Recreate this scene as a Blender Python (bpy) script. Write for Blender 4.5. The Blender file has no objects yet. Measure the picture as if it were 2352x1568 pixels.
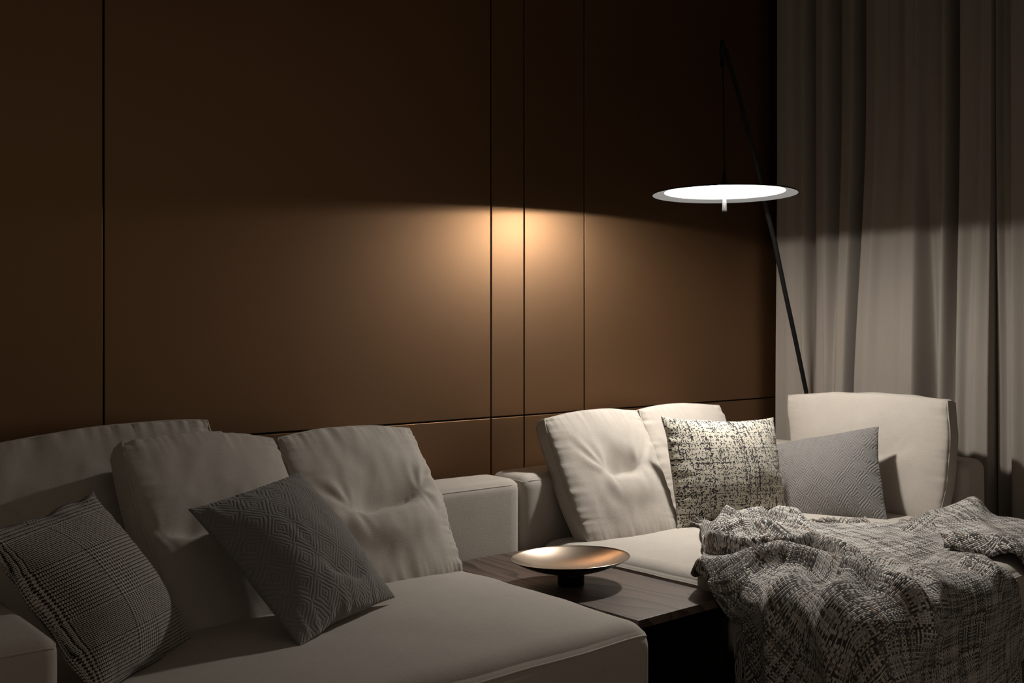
import bpy, bmesh, math, random
import numpy as np
from mathutils import Vector, noise as mnoise

SC = bpy.context.scene
COL = SC.collection
R = math.radians

# ------------------------------------------------------------------ camera, sky, exposure
F = 2390.0; YAW = R(49.56); CC, SS = math.cos(YAW), math.sin(YAW); EYE = 1.10; HOR = 755.0
cam_d = bpy.data.cameras.new('camera'); cam = bpy.data.objects.new('camera', cam_d); COL.objects.link(cam)
cam.location = (0, 0, EYE); cam.rotation_euler = (R(90), 0, YAW - R(90))
cam_d.sensor_width = 36; cam_d.lens = 36 * F / 2352; cam_d.shift_y = -(784 - HOR) / 2352
cam_d.clip_start = 0.05
SC.camera = cam
W = bpy.data.worlds.new('room_ambient'); SC.world = W; W.use_nodes = True
W.node_tree.nodes['Background'].inputs[0].default_value = (1.0, 0.84, 0.68, 1)
W.node_tree.nodes['Background'].inputs[1].default_value = 0.136
vs = SC.view_settings
vs.view_transform = 'Standard'; vs.look = 'None'; vs.gamma = 1; vs.use_curve_mapping = False; vs.exposure = 0.0
BULB = 2250.0         # radiance of the small bulb inside the lamp
DIFF = 1.2
SPOT = 1150.0          # radiance of the led disc that faces down

def ray(px, py):
    t = (px - 1176) / F
    return Vector((CC + SS * t, SS - CC * t, (HOR - py) / F))
def at(px, py, d):            # point at depth d
    return Vector((0, 0, EYE)) + ray(px, py) * d
def atz(px, py, z):
    r = ray(px, py); return at(px, py, (z - EYE) / r.z)
def aty(px, py, y):
    r = ray(px, py); return at(px, py, y / r.y)
def atx(px, py, x):
    r = ray(px, py); return at(px, py, x / r.x)

# ------------------------------------------------------------------ object helpers
def tag(o, label=None, cat=None, group=None, kind=None):
    for k, v in (('label', label), ('category', cat), ('group', group), ('kind', kind)):
        if v: o[k] = v
    return o
def empty(name, loc=(0, 0, 0)):
    o = bpy.data.objects.new(name, None); COL.objects.link(o); o.location = loc
    o.empty_display_size = 0.05
    return o
def mesh(name, verts, faces, mat, parent=None, smooth=True, uvs=None):
    me = bpy.data.meshes.new(name)
    me.from_pydata([tuple(v) for v in verts], [], [tuple(f) for f in faces])
    me.materials.append(mat)
    if uvs is not None:
        ul = me.uv_layers.new(name='UVMap')
        idx = np.zeros(len(me.loops), dtype=np.int32); me.loops.foreach_get('vertex_index', idx)
        ul.data.foreach_set('uv', np.asarray(uvs, dtype=np.float32)[idx].ravel())
    me.update()
    if smooth:
        me.polygons.foreach_set('use_smooth', [True] * len(me.polygons))
    o = bpy.data.objects.new(name, me); COL.objects.link(o)
    if parent:
        o.parent = parent
        o.location = -parent.location
    return o
def from_bm(name, bm, mat, parent=None, smooth=True):
    bmesh.ops.recalc_face_normals(bm, faces=bm.faces)
    me = bpy.data.meshes.new(name); bm.to_mesh(me); bm.free(); me.materials.append(mat)
    if smooth: me.polygons.foreach_set('use_smooth', [True] * len(me.polygons))
    o = bpy.data.objects.new(name, me); COL.objects.link(o)
    if parent:
        o.parent = parent; o.location = -parent.location
    return o
def bevel(o, w, seg=2):
    m = o.modifiers.new('bevel', 'BEVEL'); m.width = w; m.segments = seg; m.limit_method = 'ANGLE'; m.angle_limit = R(40)
    return o
def box_bm(bm, lo, hi):
    x0, y0, z0 = lo; x1, y1, z1 = hi
    vs_ = [bm.verts.new(p) for p in ((x0,y0,z0),(x1,y0,z0),(x1,y1,z0),(x0,y1,z0),(x0,y0,z1),(x1,y0,z1),(x1,y1,z1),(x0,y1,z1))]
    for f in ((0,3,2,1),(4,5,6,7),(0,1,5,4),(1,2,6,5),(2,3,7,6),(3,0,4,7)):
        bm.faces.new([vs_[i] for i in f])
def box(name, lo, hi, mat, parent=None, bev=0.0):
    bm = bmesh.new(); box_bm(bm, lo, hi)
    o = from_bm(name, bm, mat, parent, smooth=False)
    if bev: bevel(o, bev)
    return o
def tube_geo(path, rad, seg=8, closed=False):
    P = [Vector(p) for p in path]; n = len(P); V = []; Fc = []
    rads = rad if hasattr(rad, '__len__') else [rad] * n
    up = None
    for i in range(n):
        a = P[i - 1] if (i > 0 or closed) else P[i]
        b = P[(i + 1) % n] if (i < n - 1 or closed) else P[i]
        t = (b - a)
        t = t.normalized() if t.length > 1e-9 else Vector((0, 0, 1))
        if up is None:
            up = Vector((0, 0, 1)) if abs(t.z) < 0.9 else Vector((1, 0, 0))
        x = t.cross(up)
        if x.length < 1e-6: x = t.cross(Vector((1, 0.3, 0)))
        x.normalize(); y = x.cross(t).normalized(); up = y
        for k in range(seg):
            an = 2 * math.pi * k / seg
            V.append(P[i] + (x * math.cos(an) + y * math.sin(an)) * rads[i])
    m = n if closed else n - 1
    for i in range(m):
        for k in range(seg):
            a = i * seg + k; b = i * seg + (k + 1) % seg; j = ((i + 1) % n) * seg
            Fc.append((a, b, j + (k + 1) % seg, j + k))
    if not closed:
        Fc.append(tuple(range(seg - 1, -1, -1))); Fc.append(tuple((n - 1) * seg + k for k in range(seg)))
    return V, Fc
def tube(name, path, rad, mat, parent=None, seg=8, closed=False):
    V, Fc = tube_geo(path, rad, seg, closed)
    return mesh(name, V, Fc, mat, parent)
def lathe(name, prof, center, mat, parent=None, seg=96, sx=1.0, sy=1.0, rot=0.0):
    V = []; Fc = []; n = len(prof); cr, sr = math.cos(rot), math.sin(rot)
    for (r, z) in prof:
        for k in range(seg):
            a = 2 * math.pi * k / seg
            x, y = r * math.cos(a) * sx, r * math.sin(a) * sy
            V.append((center[0] + x * cr - y * sr, center[1] + x * sr + y * cr, center[2] + z))
    for i in range(n - 1):
        for k in range(seg):
            a = i * seg + k; b = i * seg + (k + 1) % seg
            Fc.append((a, b, b + seg, a + seg))
    bm = bmesh.new()
    bv = [bm.verts.new(v) for v in V]
    for f in Fc: bm.faces.new([bv[i] for i in f])
    bmesh.ops.remove_doubles(bm, verts=bm.verts, dist=1e-6)
    return from_bm(name, bm, mat, parent)

# ------------------------------------------------------------------ smooth noise in numpy
def vnoise(x, y, seed=0):
    rs = np.random.RandomState(seed); T = rs.rand(64, 64)
    x = np.asarray(x, float); y = np.asarray(y, float)
    xi = np.floor(x).astype(int); yi = np.floor(y).astype(int); fx = x - xi; fy = y - yi
    fx = fx * fx * fx * (fx * (fx * 6 - 15) + 10); fy = fy * fy * fy * (fy * (fy * 6 - 15) + 10)
    a = T[xi % 64, yi % 64]; b = T[(xi + 1) % 64, yi % 64]; c = T[xi % 64, (yi + 1) % 64]; d = T[(xi + 1) % 64, (yi + 1) % 64]
    return ((a * (1 - fx) + b * fx) * (1 - fy) + (c * (1 - fx) + d * fx) * fy) * 2 - 1

# ------------------------------------------------------------------ materials
class NT:
    def __init__(s, name):
        s.mat = bpy.data.materials.new(name); s.mat.use_nodes = True
        s.t = s.mat.node_tree; s.n = s.t.nodes; s.l = s.t.links
        s.b = s.n['Principled BSDF']
    def node(s, kind, **kw):
        nd = s.n.new(kind)
        for k, v in kw.items(): setattr(nd, k, v)
        return nd
    def put(s, sock, v):
        if hasattr(v, 'links') or isinstance(v, bpy.types.NodeSocket): s.l.new(v, sock)
        else: sock.default_value = v
    def m(s, op, a, b=None, c=None):
        nd = s.node('ShaderNodeMath', operation=op)
        for i, v in enumerate((a, b, c)):
            if v is not None: s.put(nd.inputs[i], v)
        return nd.outputs[0]
    def coord(s, which='Object'):
        return s.node('ShaderNodeTexCoord').outputs[which]
    def mapping(s, vec, scale=(1, 1, 1), rot=(0, 0, 0), loc=(0, 0, 0)):
        nd = s.node('ShaderNodeMapping'); s.l.new(vec, nd.inputs[0])
        nd.inputs['Scale'].default_value = scale; nd.inputs['Rotation'].default_value = rot; nd.inputs['Location'].default_value = loc
        return nd.outputs[0]
    def noise(s, vec, scale, detail=2.0, rough=0.5, dist=0.0, out='Fac'):
        nd = s.node('ShaderNodeTexNoise'); s.l.new(vec, nd.inputs['Vector'])
        nd.inputs['Scale'].default_value = scale; nd.inputs['Detail'].default_value = detail
        nd.inputs['Roughness'].default_value = rough; nd.inputs['Distortion'].default_value = dist
        return nd.outputs[out]
    def ramp(s, fac, stops, interp='LINEAR'):
        nd = s.node('ShaderNodeValToRGB'); s.l.new(fac, nd.inputs[0]); cr = nd.color_ramp; cr.interpolation = interp
        while len(cr.elements) < len(stops): cr.elements.new(0.5)
        for e, (p, c) in zip(cr.elements, stops):
            e.position = p; e.color = (c[0], c[1], c[2], 1)
        return nd.outputs[0]
    def mix(s, fac, a, b):
        nd = s.node('ShaderNodeMix', data_type='RGBA')
        s.put(nd.inputs[0], fac)
        for sock, v in ((nd.inputs[6], a), (nd.inputs[7], b)):
            s.put(sock, (v[0], v[1], v[2], 1) if isinstance(v, tuple) else v)
        return nd.outputs[2]
    def sep(s, vec):
        nd = s.node('ShaderNodeSeparateXYZ'); s.l.new(vec, nd.inputs[0]); return nd.outputs
    def comb(s, x, y, z=0.0):
        nd = s.node('ShaderNodeCombineXYZ')
        for i, v in enumerate((x, y, z)): s.put(nd.inputs[i], v)
        return nd.outputs[0]
    def white(s, vec):
        nd = s.node('ShaderNodeTexWhiteNoise', noise_dimensions='3D'); s.l.new(vec, nd.inputs['Vector']); return nd.outputs['Value']
    def bump(s, h, strength=0.3, dist=0.002):
        nd = s.node('ShaderNodeBump'); s.l.new(h, nd.inputs['Height'])
        nd.inputs['Strength'].default_value = strength; nd.inputs['Distance'].default_value = dist
        s.l.new(nd.outputs[0], s.b.inputs['Normal'])
    def set(s, **kw):
        for k, v in kw.items():
            sock = s.b.inputs[k.replace('_', ' ')]
            if isinstance(v, tuple) and len(v) == 3: v = (v[0], v[1], v[2], 1)
            s.put(sock, v)
        return s.mat

def plain(name, col, rough=0.5, metal=0.0, **kw):
    g = NT(name); return g.set(Base_Color=col, Roughness=rough, Metallic=metal, **kw)

def m_linen(name, c1, c2):
    g = NT(name); o = g.coord('Object')
    big = g.noise(o, 9, 4, 0.6); fine = g.noise(o, 420, 2, 0.6)
    hx = g.noise(g.mapping(o, (900, 900, 60)), 1.0, 1); vx = g.noise(g.mapping(o, (60, 60, 900)), 1.0, 1)
    f = g.m('ADD', g.m('MULTIPLY', big, 0.55), g.m('MULTIPLY', fine, 0.45))
    weave = g.m('ADD', hx, vx)
    col = g.mix(g.m('MULTIPLY_ADD', g.m('ADD', g.m('MULTIPLY', f, 0.7), g.m('MULTIPLY', weave, 0.25)), 2.2, -0.75), c1, c2)
    g.bump(g.m('ADD', weave, fine), 0.30, 0.0012)
    return g.set(Base_Color=col, Roughness=0.95, Sheen_Weight=0.15, Specular_IOR_Level=0.15)
LINEN = m_linen('oatmeal_linen', (0.37, 0.335, 0.295), (0.455, 0.415, 0.365))
LINEN2 = m_linen('grey_linen', (0.35, 0.32, 0.285), (0.43, 0.395, 0.35))

def m_bronze():
    g = NT('bronze_lacquer_panel'); o = g.coord('Object')
    n1 = g.noise(g.mapping(o, (1.2, 1, 0.5)), 2.0, 3); n2 = g.noise(g.mapping(o, (240, 200, 240)), 1.0, 2)
    col = g.mix(g.m('MULTIPLY_ADD', n1, 0.7, g.m('MULTIPLY', n2, 0.3)), (0.165, 0.080, 0.027), (0.200, 0.098, 0.034))
    g.bump(n2, 0.12, 0.0008)
    return g.set(Base_Color=col, Metallic=0.92, Coat_Weight=0.7, Coat_Roughness=0.47, Roughness=g.m('MULTIPLY_ADD', n1, 0.05, 0.405))
BRONZE = m_bronze()
DARKGAP = plain('black_joint', (0.006, 0.004, 0.003), 0.8)

def m_wood():
    g = NT('dark_stained_oak'); o = g.coord('Object')
    warp = g.noise(g.mapping(o, (5.0, 1.1, 5.0)), 1.0, 2)
    x = g.sep(o)[0]
    ring = g.m('FRACT', g.m('ADD', g.m('MULTIPLY', x, 14.0), g.m('MULTIPLY', warp, 7.0)))
    ringd = g.m('POWER', ring, 3.0)
    pores = g.noise(g.mapping(o, (420, 14, 420)), 1.0, 3, 0.65)
    f = g.m('ADD', g.m('MULTIPLY', ringd, 0.45), g.m('MULTIPLY', g.m('SMOOTH_MIN', pores, 0.8, 0.1), 0.75))
    col = g.ramp(f, [(0.15, (0.150, 0.108, 0.083)), (0.5, (0.085, 0.057, 0.043)), (0.85, (0.014, 0.009, 0.007))])
    g.bump(g.m('MULTIPLY', f, -1.0), 0.22, 0.001)
    return g.set(Base_Color=col, Roughness=g.m('MULTIPLY_ADD', f, 0.18, 0.36), Specular_IOR_Level=0.5)
WOOD = m_wood()
BLACKWOOD = plain('black_stained_wood', (0.010, 0.007, 0.006), 0.6)

def m_floor():
    g = NT('dark_plank_floor'); o = g.coord('Object')
    br = g.node('ShaderNodeTexBrick'); g.l.new(g.mapping(o, (1, 1, 1), (0, 0, 0)), br.inputs['Vector'])
    br.inputs['Scale'].default_value = 1.0; br.inputs['Brick Width'].default_value = 1.9; br.inputs['Row Height'].default_value = 0.19
    br.inputs['Mortar Size'].default_value = 0.002
    br.inputs['Color1'].default_value = (0.15, 0.115, 0.09, 1); br.inputs['Color2'].default_value = (0.19, 0.15, 0.118, 1); br.inputs['Mortar'].default_value = (0.02, 0.015, 0.012, 1)
    gr = g.noise(g.mapping(o, (6, 90, 1)), 1.0, 4)
    col = g.mix(g.m('MULTIPLY', gr, 0.5), br.outputs['Color'], (0.08, 0.06, 0.045))
    return g.set(Base_Color=col, Roughness=0.5)
FLOOR = m_floor()
PLASTER = plain('warm_plaster', (0.42, 0.38, 0.33), 0.9)
BLACK = plain('black_powder_coat', (0.004, 0.004, 0.004), 0.6, Specular_IOR_Level=0.25)
RING = plain('acrylic_ring_painted_glow', (0.02, 0.02, 0.02), 0.7, Emission_Color=(1.0, 0.96, 0.91), Emission_Strength=0.24, Specular_IOR_Level=0.1)  # near-black base; faint emission stands in for lamplight on the rim
def m_pin():
    g = NT('brushed_silver'); o = g.coord('Object'); n = g.noise(o, 700, 3)
    g.bump(n, 0.4, 0.001)
    return g.set(Base_Color=(0.006, 0.006, 0.006), Metallic=0.0, Roughness=0.6, Specular_IOR_Level=0.05)
PIN = m_pin()
def m_glow(name, col, st, base):
    g = NT(name)
    return g.set(Base_Color=base, Roughness=0.6, Emission_Color=col, Emission_Strength=st)
OPAL = m_glow('opal_diffuser', (1, 0.96, 0.9), DIFF, (0.7, 0.7, 0.69))
LED = m_glow('led_bulb', (1.0, 0.95, 0.885), BULB, (0.8, 0.8, 0.8))
SPOTM = m_glow('led_disc', (1.0, 0.95, 0.885), SPOT, (0.8, 0.8, 0.8))
def m_curtain():
    g = NT('taupe_curtain_cloth'); o = g.coord('Object')
    f = g.noise(o, 500, 2); v = g.noise(g.mapping(o, (300, 300, 9)), 1.0, 2)
    col = g.mix(g.m('MULTIPLY_ADD', f, 0.5, g.m('MULTIPLY', v, 0.5)), (0.245, 0.215, 0.185), (0.30, 0.265, 0.23))
    g.bump(f, 0.15, 0.0006)
    return g.set(Base_Color=col, Roughness=0.9, Sheen_Weight=0.1, Specular_IOR_Level=0.2)
CURT = m_curtain()
def m_bowl():
    g = NT('brushed_brass_bowl'); o = g.coord('Object')
    n = g.noise(g.mapping(o, (30, 420, 30)), 1.0, 2); g.bump(n, 0.05, 0.0004)
    return g.set(Base_Color=(0.46, 0.375, 0.295), Metallic=1.0, Roughness=0.27)
BRASS = m_bowl()
DARKMETAL = plain('blackened_metal', (0.012, 0.010, 0.009), 0.35, 0.6)

# patterned cloths: UV runs in metres over each pillow
def m_tweed():
    g = NT('black_and_cream_tweed'); uv = g.coord('UV')
    nx = g.sep(g.noise(g.mapping(uv, (70, 70, 1)), 1.0, 2, out='Color')); ny = g.sep(g.noise(g.mapping(uv, (420, 420, 1)), 1.0, 2, out='Color'))
    P = 0.0033
    def wob(k):
        c = g.m('MULTIPLY_ADD', g.m('SUBTRACT', nx[k], 0.5), 0.007, g.sep(uv)[k])
        return g.m('MULTIPLY', g.m('MULTIPLY_ADD', g.m('SUBTRACT', ny[k], 0.5), 0.0052, c), 1 / P)
    u, v = wob(0), wob(1)
    i, j = g.m('FLOOR', u), g.m('FLOOR', v)
    wi = g.m('POWER', g.white(g.comb(i, 3.3)), 2.6); wj = g.m('POWER', g.white(g.comb(j, 7.7)), 2.6)
    low = g.noise(g.mapping(uv, (16, 16, 1)), 1.0, 2)
    prob = g.m('MULTIPLY', g.m('MULTIPLY_ADD', g.m('MAXIMUM', wi, wj), 0.74, 0.07), g.m('MULTIPLY_ADD', low, 1.7, 0.05))
    cell = g.white(g.comb(i, j, 1.5))
    dark = g.m('LESS_THAN', cell, prob)
    soft = g.noise(g.mapping(uv, (330, 330, 1)), 1.0, 2)
    dark = g.m('MULTIPLY', dark, g.m('MULTIPLY_ADD', g.m('GREATER_THAN', soft, 0.36), 0.9, 0.1))
    col = g.mix(dark, g.mix(soft, (0.52, 0.475, 0.39), (0.64, 0.60, 0.51)), (0.022, 0.020, 0.022))
    fu = g.m('ABSOLUTE', g.m('SUBTRACT', g.m('FRACT', u), 0.5)); fv = g.m('ABSOLUTE', g.m('SUBTRACT', g.m('FRACT', v), 0.5))
    g.bump(g.m('ADD', g.m('MULTIPLY', g.m('ADD', fu, fv), -1.0), g.m('MULTIPLY', soft, 1.2)), 0.55, 0.0022)
    return g.set(Base_Color=col, Roughness=0.95, Sheen_Weight=0.2, Specular_IOR_Level=0.1)
TWEED = m_tweed()

def m_plaid():      # glen check: 2/2 twill over a repeat of 4/4 and 2/2 threads
    g = NT('black_and_stone_glen_check'); uv = g.coord('UV')
    nz = g.sep(g.noise(g.mapping(uv, (160, 160, 1)), 1.0, 2, out='Color'))
    P = 0.00092
    u = g.m('MULTIPLY', g.m('MULTIPLY_ADD', g.m('SUBTRACT', nz[0], 0.5), 0.0028, g.sep(uv)[0]), 1 / P)
    v = g.m('MULTIPLY', g.m('MULTIPLY_ADD', g.m('SUBTRACT', nz[1], 0.5), 0.0028, g.sep(uv)[1]), 1 / P)
    def seq(i, off, rep, half):
        ph = g.m('FLOORED_MODULO', g.m('ADD', i, off), rep)
        a = g.m('LESS_THAN', ph, half)
        s4 = g.m('LESS_THAN', g.m('FLOORED_MODULO', i, 8.0), 4.0)
        s2 = g.m('LESS_THAN', g.m('FLOORED_MODULO', i, 4.0), 2.0)
        return g.m('ADD', g.m('MULTIPLY', a, s4), g.m('MULTIPLY', g.m('SUBTRACT', 1.0, a), s2))
    i, j = g.m('FLOOR', u), g.m('FLOOR', v)
    cw = seq(i, 60.0, 184.0, 76.0); cf = seq(j, 30.0, 196.0, 124.0)
    tw = g.m('LESS_THAN', g.m('FLOORED_MODULO', g.m('SUBTRACT', i, j), 4.0), 2.0)
    lit = g.m('ADD', g.m('MULTIPLY', tw, cw), g.m('MULTIPLY', g.m('SUBTRACT', 1.0, tw), cf))
    soft = g.noise(g.mapping(uv, (700, 700, 1)), 1.0, 2)
    col = g.mix(lit, (0.018, 0.016, 0.016), g.mix(soft, (0.42, 0.38, 0.34), (0.58, 0.53, 0.475)))
    g.bump(g.m('ADD', g.m('MULTIPLY', lit, 0.6), soft), 0.4, 0.0012)
    return g.set(Base_Color=col, Roughness=0.95, Sheen_Weight=0.15, Specular_IOR_Level=0.1)
PLAID = m_plaid()

def m_quilt(name, c1, c2, cell, rings, dist, strength):   # nested diamonds stitched in relief
    g = NT(name); uv = g.coord('UV')
    nz = g.sep(g.noise(g.mapping(uv, (34, 34, 1)), 1.0, 3, out='Color'))
    u = g.m('MULTIPLY_ADD', g.m('SUBTRACT', nz[0], 0.5), 0.012, g.sep(uv)[0]); v = g.m('MULTIPLY_ADD', g.m('SUBTRACT', nz[1], 0.5), 0.012, g.sep(uv)[1])
    a = g.m('DIVIDE', g.m('ADD', u, g.m('MULTIPLY', v, 0.85)), cell * 1.414); b = g.m('DIVIDE', g.m('SUBTRACT', u, g.m('MULTIPLY', v, 0.85)), cell * 1.414)
    fa = g.m('ABSOLUTE', g.m('SUBTRACT', g.m('FRACT', a), 0.5)); fb = g.m('ABSOLUTE', g.m('SUBTRACT', g.m('FRACT', b), 0.5))
    mx = g.m('MAXIMUM', fa, fb)
    rr = g.m('ABSOLUTE', g.m('SINE', g.m('MULTIPLY', mx, math.pi * 2 * rings)))
    rr = g.m('POWER', rr, 0.55)
    soft = g.noise(g.mapping(uv, (500, 500, 1)), 1.0, 2)
    low = g.noise(g.mapping(uv, (22, 22, 1)), 1.0, 2)
    col = g.mix(g.m('MULTIPLY_ADD', soft, 0.6, g.m('MULTIPLY', rr, 0.4)), c1, c2)
    g.bump(g.m('ADD', g.m('MULTIPLY', rr, g.m('MULTIPLY_ADD', low, 0.9, 0.45)), g.m('MULTIPLY', soft, 0.22)), strength, dist)
    return g.set(Base_Color=col, Roughness=0.95, Sheen_Weight=0.25, Specular_IOR_Level=0.1)
QUILT_D = m_quilt('charcoal_quilted_cloth', (0.145, 0.134, 0.124), (0.21, 0.195, 0.18), 0.052, 3.5, 0.0042, 0.5)
QUILT_G = m_quilt('pale_grey_quilted_cloth', (0.150, 0.142, 0.135), (0.19, 0.18, 0.171), 0.052, 3.5, 0.0040, 0.75)

def m_throw():
    g = NT('chunky_woven_wool'); uv = g.coord('UV')
    nz = g.sep(g.noise(g.mapping(uv, (60, 60, 1)), 1.0, 2, out='Color'))
    P = 0.0054
    u = g.m('MULTIPLY', g.m('MULTIPLY_ADD', g.m('SUBTRACT', nz[0], 0.5), 0.006, g.sep(uv)[0]), 1 / P)
    v = g.m('MULTIPLY', g.m('MULTIPLY_ADD', g.m('SUBTRACT', nz[1], 0.5), 0.006, g.sep(uv)[1]), 1 / P)
    i, j = g.m('FLOOR', u), g.m('FLOOR', v)
    par = g.m('FLOORED_MODULO', g.m('ADD', i, j), 2.0)
    wi = g.white(g.comb(i, g.m('FLOOR', g.m('DIVIDE', j, 23.0)), 2.2)); wj = g.white(g.comb(g.m('FLOOR', g.m('DIVIDE', i, 19.0)), j, 5.1))
    stops = [(0.0, (0.045, 0.041, 0.038)), (0.20, (0.20, 0.185, 0.17)), (0.36, (0.54, 0.51, 0.47)), (0.64, (0.76, 0.73, 0.685)), (0.95, (0.36, 0.245, 0.16))]
    ca = g.ramp(wi, stops, 'CONSTANT'); cb = g.ramp(g.m('MULTIPLY', wj, 0.86), stops, 'CONSTANT')
    soft = g.noise(g.mapping(uv, (600, 600, 1)), 1.0, 2)
    col = g.mix(par, ca, cb)
    fu = g.m('SUBTRACT', g.m('FRACT', u), 0.5); fv = g.m('SUBTRACT', g.m('FRACT', v), 0.5)
    # rounded nub over each crossing
    r2 = g.m('ADD', g.m('MULTIPLY', fu, fu), g.m('MULTIPLY', fv, fv))
    nub = g.m('SUBTRACT', 1.0, g.m('MULTIPLY', r2, 2.2))
    gap = g.m('GREATER_THAN', r2, 0.27)
    col = g.mix(g.m('MULTIPLY', gap, 0.6), g.mix(g.m('MULTIPLY', soft, 0.25), col, (0.3, 0.28, 0.26)), (0.02, 0.018, 0.017))
    g.bump(g.m('ADD', nub, g.m('MULTIPLY', soft, 0.3)), 1.0, 0.0032)
    return g.set(Base_Color=col, Roughness=0.95, Sheen_Weight=0.15, Specular_IOR_Level=0.1)
THROW = m_throw()
FRINGE = plain('grey_wool_yarn', (0.30, 0.28, 0.255), 0.95)

# ------------------------------------------------------------------ room
YW = 2.86                # face of the panelled wall
XC = 4.06                # wall behind the curtain
floor = tag(box('floor', (-2.5, -2.5, -0.10), (XC + 0.2, YW + 0.25, 0.0), FLOOR), 'dark wooden plank floor under the sofas', 'floor', kind='structure')
ceil = tag(box('ceiling', (-2.5, 0.2, 2.85), (XC + 0.2, YW + 0.25, 2.95), PLASTER), 'plain plaster ceiling above the panelled wall', 'ceiling', kind='structure')
wr = tag(box('wall_right', (XC + 0.08, -1.0, 0), (XC + 0.2, YW, 2.85), PLASTER), 'plain wall hidden behind the curtain', 'wall', kind='structure')
wb = tag(empty('wall_back', (1.5, YW, 0)), 'bronze panelled wall with thin dark joints behind the sofas', 'wall', kind='structure')
box('joint_backing', (-2.5, YW + 0.012, 0), (XC + 0.08, YW + 0.25, 2.85), DARKGAP, wb)
xs = [-2.5] + [aty(p, 700, YW).x for p in (238, 1128, 1204, 1342)] + [XC + 0.075]
zj = 0.785; gw = 0.0028
for k in range(5):
    for (z0, z1) in ((0.0, zj - gw), (zj + gw, 2.85)):
        box('wall_panel', (xs[k] + gw, YW, z0), (xs[k + 1] - gw, YW + 0.014, z1), BRONZE, wb, bev=0.0016)

# ------------------------------------------------------------------ curtains
def curtain(name, label, ctl_top, ctl_bot, y_lo=None):
    # ctl: list of (pixel column of a fold at that height -> position along the window, how far the cloth stands out)
    zs = np.linspace(0.02, 2.84, 44)
    def prof(ctl, x0):
        Y = [atx(p, 600, x0).y for p, o in ctl]; O = [o * 1.4 - 0.012 for p, o in ctl]
        return np.array(Y), np.array(O)
    Yt, Ot = prof(ctl_top, 4.0); Yb, Ob = prof(ctl_bot, 4.0)
    n = len(Yt); K = 10
    rows = []
    for z in zs:
        f = min(1, max(0, (2.1 - z) / 1.5)); f = f * f * (3 - 2 * f)
        Y = Yt * (1 - f) + Yb * f; O = Ot * (1 - f) + Ob * f
        row = []
        for i in range(n - 1):
            for k in range(K):
                t = k / K; s = 0.5 - 0.5 * math.cos(math.pi * t)
                wob = 0.003 * vnoise(np.array([i * 1.7 + t]), np.array([z * 1.3]), 5)[0]
                row.append((XC - 0.02 - (O[i] * (1 - s) + O[i + 1] * s) + wob, Y[i] * (1 - t) + Y[i + 1] * t, z))
        row.append((XC - 0.02 - O[-1], Y[-1], z))
        rows.append(row)
    m = len(rows[0]); V = [p for r_ in rows for p in r_]
    Fc = [(a * m + b, a * m + b + 1, (a + 1) * m + b + 1, (a + 1) * m + b) for a in range(len(rows) - 1) for b in range(m - 1)]
    o = mesh(name, V, Fc, CURT)
    sd = o.modifiers.new('cloth', 'SOLIDIFY'); sd.thickness = 0.003; sd.offset = 0
    return tag(o, label, 'curtain')
A = [(1788, .012), (1797, .062), (1815, .060), (1830, .050), (1846, .052), (1866, -.01), (1880, .046), (1898, .050), (1921, -.015), (1942, .052), (1962, .056), (1984, -.045), (2000, .060), (2022, .066),
     (2046, .044), (2066, .040), (2088, .054), (2106, .050), (2128, .028), (2150, .03), (2176, .060), (2201, -.035), (2216, .060), (2244, .048), (2262, .056), (2280, .046), (2283, .0)]
B = [(1786, .012), (1793, .062), (1815, .062), (1832, .056), (1850, .056), (1868, .046), (1886, .056), (1902, .058), (1916, .046), (1928, .060), (1940, .058), (1957, -.055), (1968, .056), (1992, .066),
     (2020, .056), (2048, .054), (2072, .060), (2100, .062), (2128, -.04), (2148, -.01), (2166, .062), (2192, .02), (2206, .064), (2226, .050), (2250, .066), (2276, .060), (2281, .0)]
curtain('curtain', 'long taupe curtain in soft folds beside the panelled wall, left of the dark gap', A, B)
A2 = [(2278, .0), (2286, .030), (2300, .018), (2320, .010), (2330, .056), (2360, .05), (2385, .010), (2420, .06), (2450, .02), (2490, .06), (2520, .01), (2570, .06), (2620, .02), (2680, .06), (2740, .02)]
B2 = [(2279, .0), (2288, .020), (2306, .010), (2322, .020), (2334, .060), (2362, .05), (2385, .010), (2420, .06), (2450, .02), (2490, .06), (2520, .01), (2570, .06), (2620, .02), (2680, .06), (2740, .02)]
curtain('curtain', 'second taupe curtain at the right edge of the photo, right of the dark gap', A2, B2)

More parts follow.
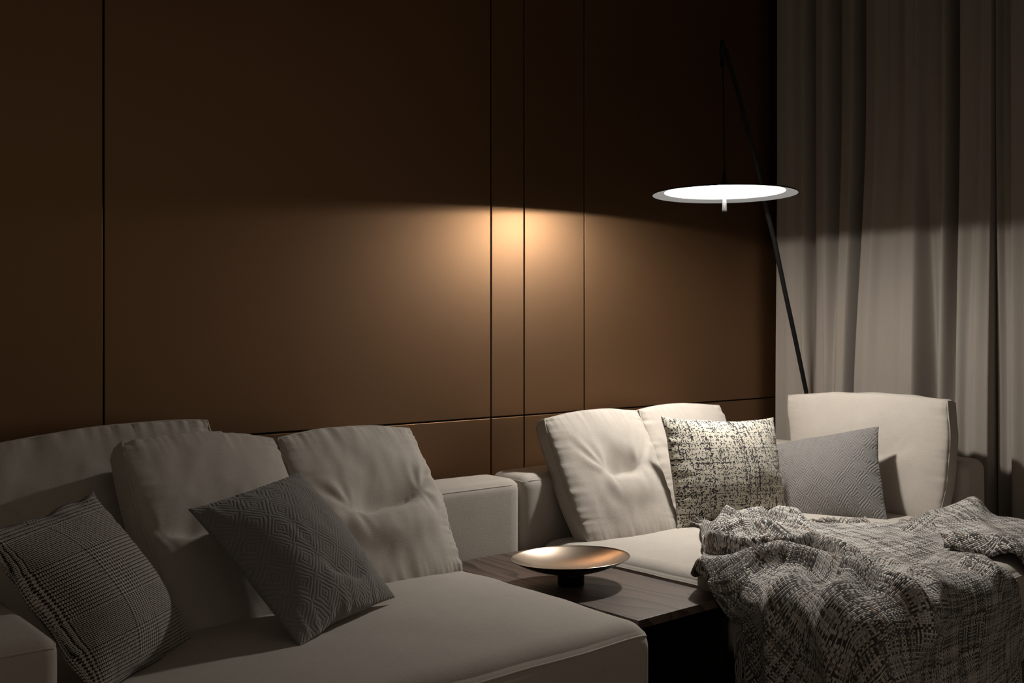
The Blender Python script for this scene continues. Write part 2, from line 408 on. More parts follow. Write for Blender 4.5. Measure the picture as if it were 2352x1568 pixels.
# ------------------------------------------------------------------ upholstered blocks
class Soft:
    def __init__(s, lo, hi, r, bulge=(0, 0, 0), seed=0, rough=0.0):
        s.c = (np.array(lo) + np.array(hi)) / 2; s.h = (np.array(hi) - np.array(lo)) / 2
        s.r = r; s.b = np.array(bulge); s.seed = seed; s.rough = rough
    def f(s, P):
        P = np.asarray(P, float); p = P * s.h; r = min(s.r, *s.h)
        inner = np.clip(p, -(s.h - r), s.h - r); d = p - inner
        L = np.linalg.norm(d, axis=1, keepdims=True); L[L < 1e-9] = 1
        q = inner + r * d / L
        Q = P ** 2
        q[:, 0] += s.b[0] * P[:, 0] * (1 - Q[:, 1]) * (1 - Q[:, 2])
        q[:, 1] += s.b[1] * P[:, 1] * (1 - Q[:, 0]) * (1 - Q[:, 2])
        q[:, 2] += s.b[2] * P[:, 2] * np.clip((1 - Q[:, 0]) * (1 - Q[:, 1]), 0, 1) ** 0.75 * (P[:, 2] > 0)
        if s.rough:
            w = q + s.c
            q[:, 2] += s.rough * (vnoise(w[:, 0] * 5, w[:, 1] * 5, s.seed) + 0.5 * vnoise(w[:, 0] * 13, w[:, 1] * 13, s.seed + 1)) * np.clip(P[:, 2], 0, 1)
            q[:, 1] += s.rough * vnoise(w[:, 0] * 6, w[:, 2] * 6, s.seed + 2) * np.clip(-P[:, 1], 0, 1)
        return q + s.c
    def build(s, name, mat, parent, n=36):
        g = np.linspace(-1, 1, n + 1); g = np.sign(g) * (1 - (1 - np.abs(g)) ** 1.6)
        u, v = [a.ravel() for a in np.meshgrid(g, g, indexing='ij')]; one = np.ones_like(u)
        bm = bmesh.new()
        for ax in range(3):
            for sg in (-1, 1):
                P = np.zeros((len(u), 3)); P[:, ax] = sg * one; P[:, (ax + 1) % 3] = u; P[:, (ax + 2) % 3] = v
                Q = s.f(P); vv = [bm.verts.new(q) for q in Q]
                for i in range(n):
                    for j in range(n):
                        q4 = (i * (n + 1) + j, (i + 1) * (n + 1) + j, (i + 1) * (n + 1) + j + 1, i * (n + 1) + j + 1)
                        bm.faces.new([vv[k] for k in (q4 if sg > 0 else q4[::-1])])
        bmesh.ops.remove_doubles(bm, verts=bm.verts, dist=1e-5)
        return from_bm(name, bm, mat, parent)
    def seam(s, zc, n=40):      # loop round the top at height fraction zc
        g = np.linspace(-1, 1, n, endpoint=False); one = np.ones(n)
        P = np.concatenate([np.stack([g, -one, one * zc], 1), np.stack([one, g, one * zc], 1), np.stack([-g, one, one * zc], 1), np.stack([-one, -g, one * zc], 1)])
        return [Vector(p) for p in s.f(P)]
    def vseam(s, xc, n=30):     # loop in the y-z plane at width fraction xc
        g = np.linspace(-1, 1, n, endpoint=False); one = np.ones(n)
        P = np.concatenate([np.stack([one * xc, g, -one], 1), np.stack([one * xc, one, g], 1), np.stack([one * xc, -g, one], 1), np.stack([one * xc, -one, -g], 1)])
        return [Vector(p) for p in s.f(P)]
def upholstered(name, lo, hi, r, bulge, parent, seam=0.86, seed=0, rough=0.0, n=36, mat=None, vs_=None, rad=0.0022):
    b = Soft(lo, hi, r, bulge, seed, rough); o = b.build(name, mat or LINEN, parent, n)
    if seam is not None: tube('piping', b.seam(seam), rad, mat or LINEN, None, 6, True).parent = o
    if vs_ is not None: tube('piping', b.vseam(vs_), rad, mat or LINEN, None, 6, True).parent = o
    for ch in o.children: ch.location = (0, 0, 0)
    return o

sofa = tag(empty('sofa', (1.2, 2.2, 0)), 'long oatmeal sofa section with an armrest, left of the dark wood table', 'sofa')
upholstered('seat', (0.545, 1.655, 0.19), (1.870, 2.565, 0.405), 0.062, (0.012, 0.012, 0.030), sofa, 0.80, 11, 0.0025, 44, rad=0.0030)
upholstered('backrest', (0.30, 2.562, 0.19), (2.228, 2.745, 0.612), 0.036, (0, 0.006, 0.006), sofa, 0.93, 12)
upholstered('armrest', (0.30, 1.755, 0.19), (0.538, 2.560, 0.602), 0.030, (0.006, 0.006, 0.006), sofa, 0.93, 13)
box('plinth', (0.45, 1.90, 0.0), (1.82, 2.70, 0.195), BLACKWOOD, sofa)

chaise = tag(empty('sofa', (3.0, 2.0, 0)), 'deeper oatmeal sofa section under the tweed throw, right of the dark wood table', 'sofa')
upholstered('seat', (2.285, 1.345, 0.205), (3.705, 2.565, 0.405), 0.055, (0.010, 0.012, 0.022), chaise, 0.80, 21, 0.002, 44)
upholstered('backrest', (2.234, 2.566, 0.205), (3.700, 2.750, 0.618), 0.040, (0.004, 0.014, 0.006), chaise, 0.93, 22)
upholstered('side_backrest', (3.702, 1.800, 0.205), (3.860, 2.750, 0.618), 0.040, (0.004, 0.006, 0.004), chaise, None, 23, vs_=-0.72)
box('plinth', (2.42, 1.62, 0.0), (3.62, 2.70, 0.21), BLACKWOOD, chaise)

# ------------------------------------------------------------------ cushions
def cushion_shape(P, kind, border, bf, bb, n, seed, pinch, k, wr, dimple, expo, sag=0.0):
    BL, BR, TR, TL = [np.array(p, float) for p in P]
    if kind == 'box':       # the bottom edge presses a little into the seat
        BL, BR = BL + (BL - TL) * 0.06, BR + (BR - TR) * 0.06
    w = (np.linalg.norm(BR - BL) + np.linalg.norm(TR - TL)) / 2; h = (np.linalg.norm(TL - BL) + np.linalg.norm(TR - BR)) / 2
    nn = np.cross((BR + TR - BL - TL), (TL + TR - BL - BR)); nn /= np.linalg.norm(nn)
    eye = np.array((0, 0, EYE)); cen = (BL + BR + TR + TL) / 4
    g = np.linspace(-1, 1, n + 1); g = np.sign(g) * (1 - (1 - np.abs(g)) ** 1.35)
    u, v = np.meshgrid(g, g, indexing='ij')
    if kind == 'box':
        us = u * np.sqrt(1 - k * v ** 2 / 2); vs2 = v * np.sqrt(1 - k * u ** 2 / 2)
        # soft uneven outline
        vs2 = vs2 + 0.012 * vnoise(u * 2.6 + 3, v * 1.0, seed + 7) * np.abs(v) ** 3
        us = us + 0.012 * vnoise(v * 2.6 + 5, u * 1.0, seed + 8) * np.abs(u) ** 3
    else:
        us = u * (1 - pinch[0] * (1 - np.abs(v) ** 2.4)); vs2 = v * (1 - pinch[1] * (1 - np.abs(u) ** 2.4))
        us = us + 0.02 * vnoise(v * 3.1 + 3, u * 0.7, seed + 7) * np.abs(u) ** 3 * (1 - v ** 4)
        vs2 = vs2 + 0.02 * vnoise(u * 3.1 + 9, v * 0.7, seed + 8) * np.abs(v) ** 3 * (1 - u ** 4)
    a, b = (us + 1) / 2, (vs2 + 1) / 2
    base = (BL[None, None] * ((1 - a) * (1 - b))[..., None] + BR * (a * (1 - b))[..., None] + TR * (a * b)[..., None] + TL * ((1 - a) * b)[..., None])
    dome = np.clip((1 - u ** 2) * (1 - v ** 2), 0, 1) ** expo
    front = bf * dome; back = bb * dome
    x, y = us * w / 2, vs2 * h / 2
    edu = (1 - np.abs(u)) * w / 2; edv = (1 - np.abs(v)) * h / 2
    win = np.clip(dome * 6, 0, 1)
    pk = lambda c, sd: vnoise(c * 60 + 20, np.zeros_like(c) + 0.5, sd) + 0.6 * vnoise(c * 115, np.zeros_like(c) + 2.5, sd + 1)
    ruck = np.exp(-edu / 0.030) * pk(y + 0.08 * x, seed) + np.exp(-edv / 0.030) * pk(x + 0.08 * y, seed + 3) * 0.8
    front += wr * 0.0062 * ruck * win
    front += wr * 0.0045 * (vnoise(x * 11 + y * 4, y * 8 - x * 3, seed + 11) + 0.5 * vnoise(x * 26 - y * 9, y * 17 + x * 9, seed + 12)) * dome
    for (du, dv, L, depth, tilt) in dimple:
        xx = x - du * w / 2; yy = y - dv * h / 2
        xr = xx * math.cos(tilt) + yy * math.sin(tilt); yr = -xx * math.sin(tilt) + yy * math.cos(tilt)
        yr = yr - 0.05 * np.clip((np.abs(xr) / L - 0.45), 0, None) ** 1.5          # the tuck turns up at its ends
        wx = np.exp(-(np.abs(xr) / (L * 0.85)) ** 4)
        wide = np.exp(-(np.abs(xr) / (L * 1.35)) ** 3)
        front -= depth * np.where(yr > 0, wide * np.exp(-(yr / 0.075) ** 1.3) * (0.35 + 0.65 * wx), wx * np.exp(-(np.abs(yr) / 0.010) ** 1.4))
        front -= depth * 0.35 * np.where(yr > 0, 0, wide * (1 - wx) * np.exp(-(np.abs(yr) / 0.03) ** 1.5))
        front += depth * 0.34 * wide * np.exp(-((yr + 0.070) / 0.055) ** 2)
        for sg in (-1, 1):      # small folds fanning out of the ends
            rx = xr - sg * L; th = np.arctan2(yr, sg * rx + 1e-6); rr = np.hypot(rx, yr)
            front += depth * 0.06 * np.sin(th * 6 + seed) * np.exp(-((rr - 0.055) / 0.035) ** 2) * np.clip((sg * rx + 0.03) / 0.03, 0, 1)
    Ff = base + nn * front[..., None]
    if sag: Ff[..., 2] -= sag * dome
    Bk = base - nn * (border + back)[..., None]
    return Ff, Bk, nn, w, h, x, y

def cushion(name, label, cat, P, mat, kind='box', border=0.05, bf=0.05, bb=0.01, n=84, seed=1, pinch=(0.05, 0.05), k=0.28,
            wr=1.0, dimple=(), expo=0.36, group=None, pipe=0.0030, flange=0.0, sag=0.0):
    Ff, Bk, nn, w, h, x, y = cushion_shape(P, kind, border, bf, bb, n, seed, pinch, k, wr, dimple, expo, sag)
    m = n + 1
    loop = [(i, 0) for i in range(n)] + [(n, j) for j in range(n)] + [(n - i, n) for i in range(n)] + [(0, n - j) for j in range(n)]
    V = list(Ff.reshape(-1, 3)); U = list(np.stack([x, y], -1).reshape(-1, 2)); nf = len(V)
    Fc = [(i * m + j, (i + 1) * m + j, (i + 1) * m + j + 1, i * m + j + 1) for i in range(n) for j in range(n)]
    V += list(Bk.reshape(-1, 3)); U += list(np.stack([-x + 1.0, y + 0.3], -1).reshape(-1, 2))
    Fc += [tuple(nf + q for q in f[::-1]) for f in Fc]
    cen = np.array(P, float).mean(0)
    if kind == 'box':
        L = len(loop); prev = [i * m + j for i, j in loop]
        for t, out in ((0.12, 0.003), (0.5, 0.007), (0.88, 0.003)):
            cur = []
            for q, (i, j) in enumerate(loop):
                p = Ff[i, j] * (1 - t) + Bk[i, j] * t
                d = Ff[i, j] - cen; d = d - nn * d.dot(nn); d /= np.linalg.norm(d)
                p = p + d * (out + 0.002 * math.sin(q * 0.37 + seed))
                cur.append(len(V)); V.append(p); U.append((x[i, j] + 0.02 * t, y[i, j] + 0.02 * t))
            for q in range(L):
                Fc.append((prev[q], cur[q], cur[(q + 1) % L], prev[(q + 1) % L]))
            prev = cur
        last = [nf + i * m + j for i, j in loop]
        for q in range(L): Fc.append((prev[q], last[q], last[(q + 1) % L], prev[(q + 1) % L]))
    else:
        L = len(loop); a_ = [i * m + j for i, j in loop]; b_ = [nf + i * m + j for i, j in loop]
        for q in range(L): Fc.append((a_[q], b_[q], b_[(q + 1) % L], a_[(q + 1) % L]))
    low = min(p[2] for p in V)
    root = empty(name, (cen[0], cen[1], low)); tag(root, label, cat, group)
    o = mesh('cover', V, Fc, mat, root, uvs=U)
    o.data.validate()
    if kind == 'box' and pipe:
        tube('piping', [Ff[i, j] + nn * 0.0005 for i, j in loop], pipe, mat, root, 6, True)
        tube('piping', [Bk[i, j] for i, j in loop], pipe, mat, root, 6, True)
    elif flange:
        # flat sewn flange standing proud of the edge
        fv = []; ff = []; fu = []
        for q, (i, j) in enumerate(loop):
            p0 = (Ff[i, j] + Bk[i, j]) / 2; d = p0 - cen; d = d - nn * d.dot(nn); d /= np.linalg.norm(d)
            wv = flange * (1 + 0.15 * math.sin(q * 0.21 + seed))
            fv += [p0 - d * 0.003 + nn * 0.003, p0 + d * wv + nn * (0.003 * math.sin(q * 0.3)), p0 - d * 0.003 - nn * 0.003]
            fu += [(x[i, j], y[i, j]), (x[i, j] * 1.1, y[i, j] * 1.1), (x[i, j] + 1, y[i, j])]
        for q in range(L):
            r = (q + 1) % L
            ff += [(3 * q, 3 * q + 1, 3 * r + 1, 3 * r), (3 * q + 1, 3 * q + 2, 3 * r + 2, 3 * r + 1)]
        mesh('flange', fv, ff, mat, root, uvs=fu)
    return root

GB = 'oatmeal back cushions on the sofas'
def corners(*q):          # (pixel x, pixel y, 'z'|'y'|'x'|'d', value)
    f = {'z': atz, 'y': aty, 'x': atx, 'd': at}
    return [f[c](a, b, v) for a, b, c, v in q]

# left sofa
cushion('back_cushion', 'wide oatmeal back cushion at the far left, behind the black and beige checked pillow', 'cushion',
        [(0.56, 2.47, 0.42), (1.19, 2.47, 0.42), (1.235, 2.712, 0.868), (0.575, 2.712, 0.822)], LINEN, border=0.06, bf=0.030, bb=0.004, seed=31, wr=1.2,
        dimple=[(0.0, -0.02, 0.16, 0.02, 0.02)], group=GB)
cushion('back_cushion', 'oatmeal back cushion leaning behind the charcoal quilted pillow, left of centre', 'cushion',
        corners((412, 1470, 'z', 0.415), (748, 1404, 'z', 0.412), (634, 993, 'y', 2.60), (260, 1000, 'y', 2.53)), LINEN, border=0.07, bf=0.044, bb=0.002, seed=41, wr=1.3,
        dimple=[(-0.30, -0.04, 0.12, 0.034, 0.06)], group=GB)
cushion('back_cushion', 'oatmeal back cushion with a deep central crease, left of the low backrest corner', 'cushion',
        corners((764, 1364, 'z', 0.420), (1068, 1304, 'z', 0.412), (946, 972, 'y', 2.625), (620, 994, 'y', 2.575)), LINEN, border=0.05, bf=0.044, bb=0.002, seed=52, wr=1.3,
        dimple=[(0.14, -0.05, 0.13, 0.062, 0.12)], group=GB)
cushion('throw_pillow', 'black and beige checked pillow leaning on the left armrest', 'pillow',
        corners((225, 1605, 'd', 1.895), (446, 1474, 'z', 0.420), (217, 1135, 'd', 2.15), (-52, 1226, 'd', 1.80)), PLAID, 'knife', border=0.004, bf=0.085, bb=0.06, seed=61,
        pinch=(0.06, 0.085), wr=0.7, expo=0.62, flange=0.010)
cushion('throw_pillow', 'charcoal quilted pillow standing on its corner against two oatmeal cushions', 'pillow',
        corners((690, 1484, 'z', 0.432), (908, 1370, 'd', 2.52), (690, 1082, 'd', 2.60), (434, 1168, 'd', 2.30)), QUILT_D, 'knife', border=0.004, bf=0.085, bb=0.05, seed=71,
        pinch=(0.045, 0.05), wr=0.8, expo=0.62, dimple=[(0.1, -0.55, 0.07, 0.018, -0.5)])
# right sofa
cushion('back_cushion', 'oatmeal back cushion behind the black and cream tweed pillow', 'cushion',
        [(2.87, 2.48, 0.415), (3.35, 2.48, 0.415), (3.372, 2.655, 0.805), (2.862, 2.655, 0.812)], LINEN, border=0.05, bf=0.044, bb=0.002, seed=81, wr=0.9,
        dimple=[(0, 0, 0.12, 0.02, 0)], group=GB)
cushion('back_cushion', 'oatmeal back cushion with a short central tuck, right of the low backrest corner', 'cushion',
        corners((1343, 1246, 'z', 0.408), (1566, 1215, 'z', 0.408), (1464, 932, 'd', 3.77), (1237, 953, 'd', 3.53)), LINEN, border=0.055, bf=0.044, bb=0.002, seed=92, wr=1.0,
        dimple=[(0.14, -0.02, 0.075, 0.046, 0.05)], group=GB)
cushion('back_cushion', 'large oatmeal cushion behind the pale grey quilted pillow, in front of the curtain', 'cushion',
        [(3.62, 2.45, 0.412), (3.60, 1.835, 0.412), (3.672, 1.835, 0.855), (3.66, 2.555, 0.84)], LINEN, border=0.055, bf=0.044, bb=0.002, seed=101, wr=0.7,
        dimple=[(0.0, -0.02, 0.12, 0.008, 0)], group=GB, k=0.24)
cushion('throw_pillow', 'black and cream tweed pillow beside the pale grey quilted pillow', 'pillow',
        corners((1556, 1215, 'd', 3.56), (1812, 1192, 'd', 3.81), (1777, 958, 'd', 3.85), (1520, 956, 'd', 3.62)), TWEED, 'knife', border=0.004, bf=0.075, bb=0.05, seed=111,
        pinch=(0.05, 0.085), wr=0.9, expo=0.6)
cushion('throw_pillow', 'pale grey quilted pillow leaning on the large cushion by the curtain', 'pillow',
        corners((1800, 1200, 'd', 3.88), (2040, 1200, 'd', 3.70), (2018, 979, 'd', 3.84), (1770, 1022, 'd', 4.06)), QUILT_G, 'knife', border=0.004, bf=0.07, bb=0.035, seed=121,
        pinch=(0.05, 0.0), wr=0.7, expo=0.6)

# ------------------------------------------------------------------ table
table = tag(empty('side_table', (2.08, 2.15, 0)), 'dark stained wooden box table between the two sofa sections', 'table')
TX0, TX1, TY0, TY1, TZ = 1.903, 2.262, 1.753, 2.556, 0.380
box('tabletop', (TX0, TY0, TZ - 0.022), (TX1, TY1, TZ), WOOD, table, bev=0.0012)
for x0 in (TX0, TX1 - 0.018):
    box('side_panel', (x0 + 0.0005, TY0 + 0.002, 0.0), (x0 + 0.0175, TY1 - 0.002, TZ - 0.0225), BLACKWOOD, table, bev=0.001)
box('back_panel', (TX0 + 0.018, TY1 - 0.02, 0.03), (TX1 - 0.0185, TY1 - 0.004, TZ - 0.0225), BLACKWOOD, table)
box('base_panel', (TX0 + 0.018, TY0 + 0.02, 0.01), (TX1 - 0.0185, TY1 - 0.021, 0.03), BLACKWOOD, table)

# ------------------------------------------------------------------ bowl
bx, by = 2.026, 2.122
bowl = tag(empty('bowl', (bx, by, TZ)), 'shallow oval brass bowl on a black foot on the dark table', 'bowl')
inner = [(0.0, 0.0385)] + [(r_, 0.0385 + 0.040 * (r_) ** 2.3) for r_ in np.linspace(0.05, 1, 26)]
a_, b_ = 0.176, 0.144
lathe('dish', inner + [(1.0 + 0.002, 0.0790), (1.004, 0.0780)], (bx, by, TZ), BRASS, bowl, 128, a_, b_, R(-10))
outer = [(0.0, 0.0345)] + [(r_, 0.0345 + 0.0425 * (r_) ** 2.3) for r_ in np.linspace(0.05, 1.003, 26)] + [(1.005, 0.0779)]
lathe('underside', outer, (bx, by, TZ), DARKMETAL, bowl, 128, a_, b_, R(-10))
lathe('foot', [(0, 0.0005), (0.037, 0.0005), (0.038, 0.002), (0.038, 0.030), (0.046, 0.0352), (0, 0.036)], (bx, by, TZ), DARKMETAL, bowl, 48)

# ------------------------------------------------------------------ floor lamp
LC = at(1664, 447, 3.62)                     # centre of the rim
lamp = tag(empty('floor_lamp', (3.92, 2.62, 0)), 'tall black floor lamp with a leaning pole and a lit white disc shade', 'lamp')
RO, RI = 0.248, 0.2075
shade = lathe('shade', [(RO, 0.0005), (RO + 0.0015, 0.003), (RO - 0.001, 0.005), (0.193, 0.0125), (0.12, 0.0220), (0.05, 0.030), (0.0, 0.032)], LC, BLACK, lamp)
lathe('ring', [(RO, 0.0), (0.228, 0.0045), (RI + 0.001, 0.0090), (RI, 0.0092)], LC, RING, lamp)
lathe('diffuser', [(RI, 0.0092), (RI - 0.001, 0.0096), (0.183, 0.0125), (0.14, 0.0180), (0.08, 0.0245), (0.03, 0.0282), (0.0, 0.0284)], LC, OPAL, lamp)
bpos = LC + Vector((0, 0, 0.0170))
lathe('bulb', [(0.010 + 0.0042 * math.cos(a), 0.0042 * math.sin(a)) for a in np.linspace(0, 2 * math.pi, 13)], bpos, LED, lamp, 32)
lathe('led_module', [(0.0145, 0.0225), (0.045, 0.0225), (0.0452, 0.0226), (0.045, 0.0228), (0.0145, 0.0228), (0.0145, 0.0225)], LC, SPOTM, lamp, 48)
lathe('stem', [(0.0, 0.028), (0.0055, 0.028), (0.0055, 0.014), (0.0, 0.014)], LC, PIN, lamp, 16)
lathe('pin', [(0.0, 0.0135), (0.0035, 0.0135), (0.0052, -0.008), (0.0072, -0.028), (0.0078, -0.054), (0.0078, -0.061), (0.0, -0.0615)], LC, PIN, lamp, 24)
tip = at(1660, 94, 3.60)
pole_px = [(1659, 94), (1672, 132), (1696, 215), (1722, 315), (1745, 405), (1757, 466), (1779, 553), (1802, 665), (1828, 785), (1852, 900)]
path = [at(p, q, 3.60 + (4.515 - 3.60) * (q - 94) / (900 - 94)) for p, q in pole_px]
end = path[-1]
path += [Vector((3.915, 2.615, 0.60)), Vector((3.92, 2.62, 0.30)), Vector((3.92, 2.62, 0.012))]
rad = [0.0065, 0.0075, 0.008, 0.0085] + [0.0095] * (len(path) - 4)
tube('pole', path, rad, BLACK, lamp, 12)
lathe('base', [(0, 0), (0.155, 0), (0.158, 0.003), (0.155, 0.012), (0.03, 0.014), (0.012, 0.03), (0, 0.03)], (3.92, 2.62, 0.0005), BLACK, lamp, 64, 0.75, 0.75)
tube('cable_sleeve', [tip + Vector((0, 0, 0.004)), at(1658, 120, 3.61), at(1661, 152, 3.62)], [0.0075, 0.0095, 0.0075], BLACK, lamp, 12)
sl = at(1656, 150, 3.612)
tube('cable_stop', [sl + Vector((0, 0, 0.008)), sl - Vector((0, 0, 0.004))], 0.003, PIN, lamp, 8)
tube('cable', [at(1661, 150, 3.62), LC + Vector((0, 0, 0.080)), LC + Vector((0, 0, 0.033))], 0.0026, BLACK, lamp, 8)
lathe('cable_grip', [(0.0, 0.085), (0.004, 0.085), (0.0085, 0.055), (0.010, 0.032), (0.0, 0.030)], LC, BLACK, lamp, 20)

# ------------------------------------------------------------------ throw blanket
def spline_grid(ctl, tn, sn, T, S):
    # Catmull-Rom surface through a grid of flat (x, y) points
    C = np.array(ctl, float)
    def w(x, N):
        N = np.array(N); k = np.clip(np.searchsorted(N, x, side='right') - 1, 0, len(N) - 2)
        f = (x - N[k]) / (N[k + 1] - N[k]); return k, f
    def cr(p0, p1, p2, p3, f):
        f = f[..., None]
        return 0.5 * (2 * p1 + (p2 - p0) * f + (2 * p0 - 5 * p1 + 4 * p2 - p3) * f ** 2 + (3 * p1 - p0 - 3 * p2 + p3) * f ** 3)
    kt, ft = w(T, tn); ks, fs = w(S, sn); nt, ns = C.shape[:2]
    def row(i):
        i = np.clip(i, 0, nt - 1)
        g = lambda o: C[i, np.clip(ks + o, 0, ns - 1)]
        return cr(g(-1), g(0), g(1), g(2), fs)
    return cr(row(kt - 1), row(kt), row(kt + 1), row(kt + 2), ft)

def poly_dist(P, line):       # signed distance of flat points to a polyline, and position along it 0..1
    best = np.full(P.shape[:-1], 1e9); sgn = np.ones(P.shape[:-1]); along = np.zeros(P.shape[:-1])
    n = len(line) - 1
    for i in range(n):
        a, b = np.array(line[i]), np.array(line[i + 1]); ab = b - a; L2 = ab.dot(ab)
        t = np.clip(((P - a) @ ab) / L2, 0, 1); q = a + t[..., None] * ab; d = np.linalg.norm(P - q, axis=-1)
        cr_ = ab[0] * (P[..., 1] - a[1]) - ab[1] * (P[..., 0] - a[0])
        m = d < best
        best = np.where(m, d, best); sgn = np.where(m, np.sign(cr_), sgn); along = np.where(m, (i + t) / n, along)
    return best * sgn, along

SX0, SY0, SR = 2.296, 1.352, 0.055
def drape(P, Z, flare=1.0):
    X, Y = P[..., 0], P[..., 1]
    dx = np.maximum(SX0 + SR - X, 0); dy = np.maximum(SY0 + SR - Y, 0)
    # the dark table fills the left side behind y = 1.75: cloth stays on top there
    on_tab = np.clip((Y - 1.735) / 0.03, 0, 1); dx = dx * (1 - on_tab)
    d = np.hypot(dx, dy); L = np.where(d < 1e-9, 1, d); nx, ny = -dx / L, -dy / L
    cx = np.where(on_tab > 0, np.minimum(np.maximum(X, SX0 + SR) * (1 - on_tab) + X * on_tab, np.maximum(X, SX0 + SR)), np.maximum(X, SX0 + SR)); cy = np.maximum(Y, SY0 + SR)
    r = 0.070; a = np.clip(d / r, 0, math.pi / 2); ex = np.maximum(d - r * math.pi / 2, 0)
    hor = r * np.sin(a); drop = r * (1 - np.cos(a)) + ex
    cone = np.clip(1 - np.abs(nx ** 2 - ny ** 2), 0, 1) * (d > 1e-9)
    fl = flare * (0.012 + ex * 0.10 + cone * (0.020 * np.clip(d / 0.06, 0, 1) + 0.30 * ex))
    top = 0.410 + 0.020 * np.clip(np.minimum((X - SX0) / .35, (Y - SY0) / .35), 0, 1)
    return np.stack([cx + nx * (hor + fl + Z * np.sin(a)), cy + ny * (hor + fl + Z * np.sin(a)), top - drop + Z * np.cos(a)], -1)

def fl_(px, py, z=0.43):
    p = atz(px, py, z); return (p.x, p.y)
ctl = [
    [fl_(1602, 1203), fl_(1750, 1199), fl_(1900, 1204), fl_(2060, 1202), fl_(2236, 1196)],
    [fl_(1612, 1250), fl_(1745, 1238), fl_(1900, 1245), fl_(2080, 1240), fl_(2262, 1225)],
    [fl_(1612, 1292), fl_(1730, 1275), fl_(1890, 1282), fl_(2090, 1286), fl_(2262, 1268)],
    [(2.185, 1.815), (2.40, 1.67), (2.66, 1.545), (2.90, 1.43), (3.035, 1.40)],
    [(2.215, 1.715), (2.24, 1.52), (2.285, 1.285), (2.62, 1.22), (3.045, 1.20)],
    [(1.945, 1.68), (1.98, 1.42), (2.07, 1.07), (2.50, 0.955), (3.05, 1.135)]]
TN = [0, .2, .4, .58, .78, 1.0]; SN = [0, .22, .48, .76, 1.0]
z1 = lambda x, y: (1560 + x / 2.97, 1150 + y / 2.97)
def rl(*pts): return [fl_(*z1(*p), 0.445) for p in pts]
RIDGES = [   # line, height, width towards the back, width towards the front, taper at start / end
    (rl((250, 100), (400, 165), (600, 115), (800, 150), (900, 200)), .040, .030, .022, 0, 1),
    (rl((110, 190), (230, 235), (480, 200), (640, 215), (820, 250)), .034, .030, .020, 0, 1),
    (rl((210, 305), (420, 345), (700, 355), (900, 345), (1080, 390), (1250, 440), (1450, 500)), .046, .040, .011, 0, 1),
    (rl((60, 500), (300, 460), (480, 420), (730, 402), (1000, 460), (1200, 520), (1500, 600), (1700, 650)), .052, .040, .030, 0, .6),
    (rl((1150, 330), (1350, 370), (1560, 450), (1650, 540)), .018, .05, .03, 1, 1),
    (rl((1500, 180), (1750, 150), (1930, 190)), .026, .035, .03, 1, 0),
    (rl((1660, 440), (1665, 560), (1680, 660)), .020, .03, .010, .5, .5),
    (rl((1900, 400), (2040, 380), (2090, 420)), .030, .03, .03, 1, 0)]
HANG = [     # folds that run down the hanging part, as flat lines
    ([(2.50, 1.70), (2.36, 1.63), (2.20, 1.61), (1.98, 1.58)], .026, .040, .026, 1, .2),
    ([(2.66, 1.60), (2.45, 1.50), (2.22, 1.44), (2.00, 1.36)], .030, .050, .034, 1, .2),
    ([(2.86, 1.50), (2.52, 1.36), (2.28, 1.21), (2.10, 1.08)], .026, .060, .050, 1, .2),
    ([(2.95, 1.40), (2.72, 1.20), (2.62, 1.00)], .012, .07, .06, 1, .3)]
def sheet(P, scale=1.0, seed=3):
    h = np.zeros(P.shape[:-1])
    for line, hh, wb, wf, t0, t1 in RIDGES + HANG:
        d, al = poly_dist(P, line)
        wob = 1 + 0.18 * vnoise(P[..., 0] * 7, P[..., 1] * 7, seed + int(hh * 1e4) % 13)
        g = np.where(d > 0, np.exp(-(np.abs(d) / wb) ** 1.7), np.exp(-(np.abs(d) / wf) ** 1.9))
        tap = np.clip(al / 0.25 + (1 - t0), 0, 1) * np.clip((1 - al) / 0.25 + (1 - t1), 0, 1)
        v = 1.25 * hh * g * tap * wob
        h = np.maximum(h, v) + 0.35 * np.minimum(h, v)
    h += 0.006 * (vnoise(P[..., 0] * 9 + 4, P[..., 1] * 9, seed) + 0.5 * vnoise(P[..., 0] * 21, P[..., 1] * 21, seed + 1)) + 0.006
    return np.maximum(h, 0.002)
tv = []; tf = []; tuv = []
def add_sheet(Q, off):
    n0 = len(tv); a, b = Q.shape[:2]
    # weave follows the cloth: arc length along the two grid directions
    def arc(ax):
        d = np.linalg.norm(np.diff(Q, axis=ax), axis=-1); z0 = np.zeros_like(np.take(d, [0], axis=ax))
        c = np.concatenate([z0, np.cumsum(d, axis=ax)], axis=ax)
        return c - np.take(c, [c.shape[ax] // 2], axis=ax)
    P = np.stack([arc(0), arc(1)], -1)
    c0 = P[..., 0]; c1 = P[..., 1]
    k = np.ones(25) / 25
    sm = lambda M, ax: np.apply_along_axis(lambda r_: np.convolve(np.pad(r_, 12, mode='edge'), k, 'valid'), ax, M)
    P = np.stack([sm(c0, 1), sm(c1, 0)], -1) + off
    tv.extend(map(tuple, Q.reshape(-1, 3)))
    ca, sa = math.cos(R(33)), math.sin(R(33))
    tuv.extend(np.stack([P[..., 0] * ca - P[..., 1] * sa, P[..., 0] * sa + P[..., 1] * ca], -1).reshape(-1, 2))
    tf.extend((n0 + i * b + j, n0 + i * b + j + 1, n0 + (i + 1) * b + j + 1, n0 + (i + 1) * b + j) for i in range(a - 1) for j in range(b - 1))
NSs, NTs = 170, 190
s_, t_ = np.meshgrid(np.linspace(0, 1, NSs), np.linspace(0, 1, NTs), indexing='ij')
P = spline_grid(ctl, TN, SN, t_, s_)
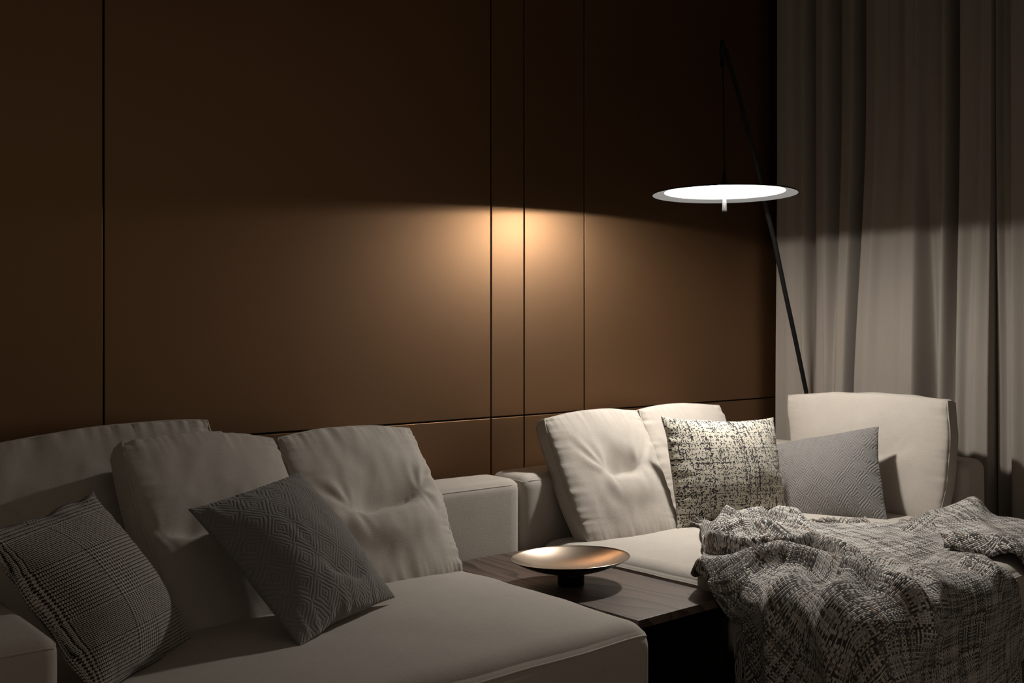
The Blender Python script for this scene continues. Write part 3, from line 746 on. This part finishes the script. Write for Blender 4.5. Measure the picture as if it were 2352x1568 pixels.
# uneven woven edge
P = P + 0.010 * np.exp(-s_ / 0.05)[..., None] * np.stack([vnoise(t_ * 22, t_ * 0, 9), vnoise(t_ * 19, t_ * 0 + 3, 8)], -1)
H_ = sheet(P)
edge = np.clip(np.minimum(np.minimum(t_ / .03, 1), np.minimum(s_ / .02, (1 - s_) / .03)), 0, 1)
H_ = H_ * (0.55 + 0.45 * edge)
Q = drape(P, H_)
add_sheet(Q, 3.0); MAIN = Q
# layer hanging straight down behind the slanted front edge
a2, b2 = np.meshgrid(np.linspace(2.52, 3.062, 60), np.linspace(1.33, 0.985, 50), indexing='ij')
P2 = np.stack([a2, b2], -1)
Q2 = drape(P2, 0.004 + 0.006 * vnoise(a2 * 22, b2 * 4, 31), 0.15)
Q2[..., 1] += 0.006
add_sheet(Q2, 5.37)
# end of the blanket folded over to the right across the seat
a3, b3 = np.meshgrid(np.linspace(0, 1, 90), np.linspace(0, 1, 70), indexing='ij')
E3 = [[fl_(2120, 1196), fl_(2235, 1190), fl_(2300, 1205), fl_(2420, 1222)],
      [fl_(2150, 1228), fl_(2215, 1235), fl_(2300, 1240), fl_(2420, 1250)],
      [fl_(2168, 1262), fl_(2235, 1268), fl_(2310, 1276), fl_(2420, 1288)]]
P3 = spline_grid(E3, [0, .5, 1], [0, .33, .62, 1], b3, a3)
roll = 0.030 * np.sqrt(np.clip(np.minimum(b3, 1 - b3) / .10, 0, 1)) * (0.55 + 0.45 * np.clip(a3 / .12, 0, 1))
hump = 0.045 * np.exp(-((a3 - .33) / .13) ** 2) * np.exp(-((b3 - .05) / .30) ** 2) + 0.020 * np.exp(-((a3 - .5 - .25 * (b3 - .5)) / .07) ** 2) * b3 + 0.016 * np.exp(-((b3 - .85) / .1) ** 2)
Q3 = drape(P3, 0.010 + roll + hump + 0.005 * vnoise(P3[..., 0] * 16, P3[..., 1] * 16, 41))
add_sheet(Q3, 7.7)
throw = tag(empty('throw_blanket', (2.7, 1.8, 0.40)), 'chunky grey and cream woven throw draped over the right sofa seat', 'blanket')
cl = mesh('cloth', tv, tf, THROW, throw, uvs=tuv)
sd = cl.modifiers.new('cloth', 'SOLIDIFY'); sd.thickness = 0.006; sd.offset = 0
# fringe: loose yarns along both short ends
rnd = random.Random(5); fv = []; ff = []
def yarn(p, dirs, rad=0.0017):
    path = [Vector(p)]
    for dv in dirs: path.append(path[-1] + Vector(dv))
    V, Fq = tube_geo(path, rad, 5); n0 = len(fv); fv.extend(V); ff.extend(tuple(n0 + i for i in f) for f in Fq)
for q in range(95):                                   # left hanging end
    j = int(NTs * (0.79 + 0.205 * rnd.random())); p = MAIN[rnd.randint(0, 2), min(j, NTs - 1)]
    L = rnd.uniform(0.05, 0.10); sw = rnd.uniform(-0.012, 0.012); out = rnd.uniform(-0.022, 0.0)
    k = [(out * .9 + sw * .3, rnd.uniform(-.004, .014), -L * .12), (out * .3, sw, -L * .25), (sw * .4, rnd.uniform(-.004, .004), -L * .3), (-out * .2, -sw * .6, -L * .3)]
    yarn(p, k)
for q in range(70):                                   # back end, curling up in front of the pillows
    c_ = rnd.choice([0.02, 0.04, 0.46, 0.5, 0.53, 0.56, 0.60, 0.64, 0.82, 0.85]) + rnd.uniform(-.02, .02)
    p = MAIN[int(np.clip(c_, 0, 1) * (NSs - 1)), rnd.randint(0, 2)]
    u_ = rnd.uniform(-.016, .016); hgt = rnd.uniform(.006, .020)
    yarn(p, [(u_ * .5, .006, hgt * .6), (u_, .010, hgt * .5), (u_ * .6, .008, -hgt * .4), (-u_ * .4, .004, -hgt * .6)], 0.0016)
tag(mesh('fringe', fv, ff, FRINGE, throw), kind='stuff')
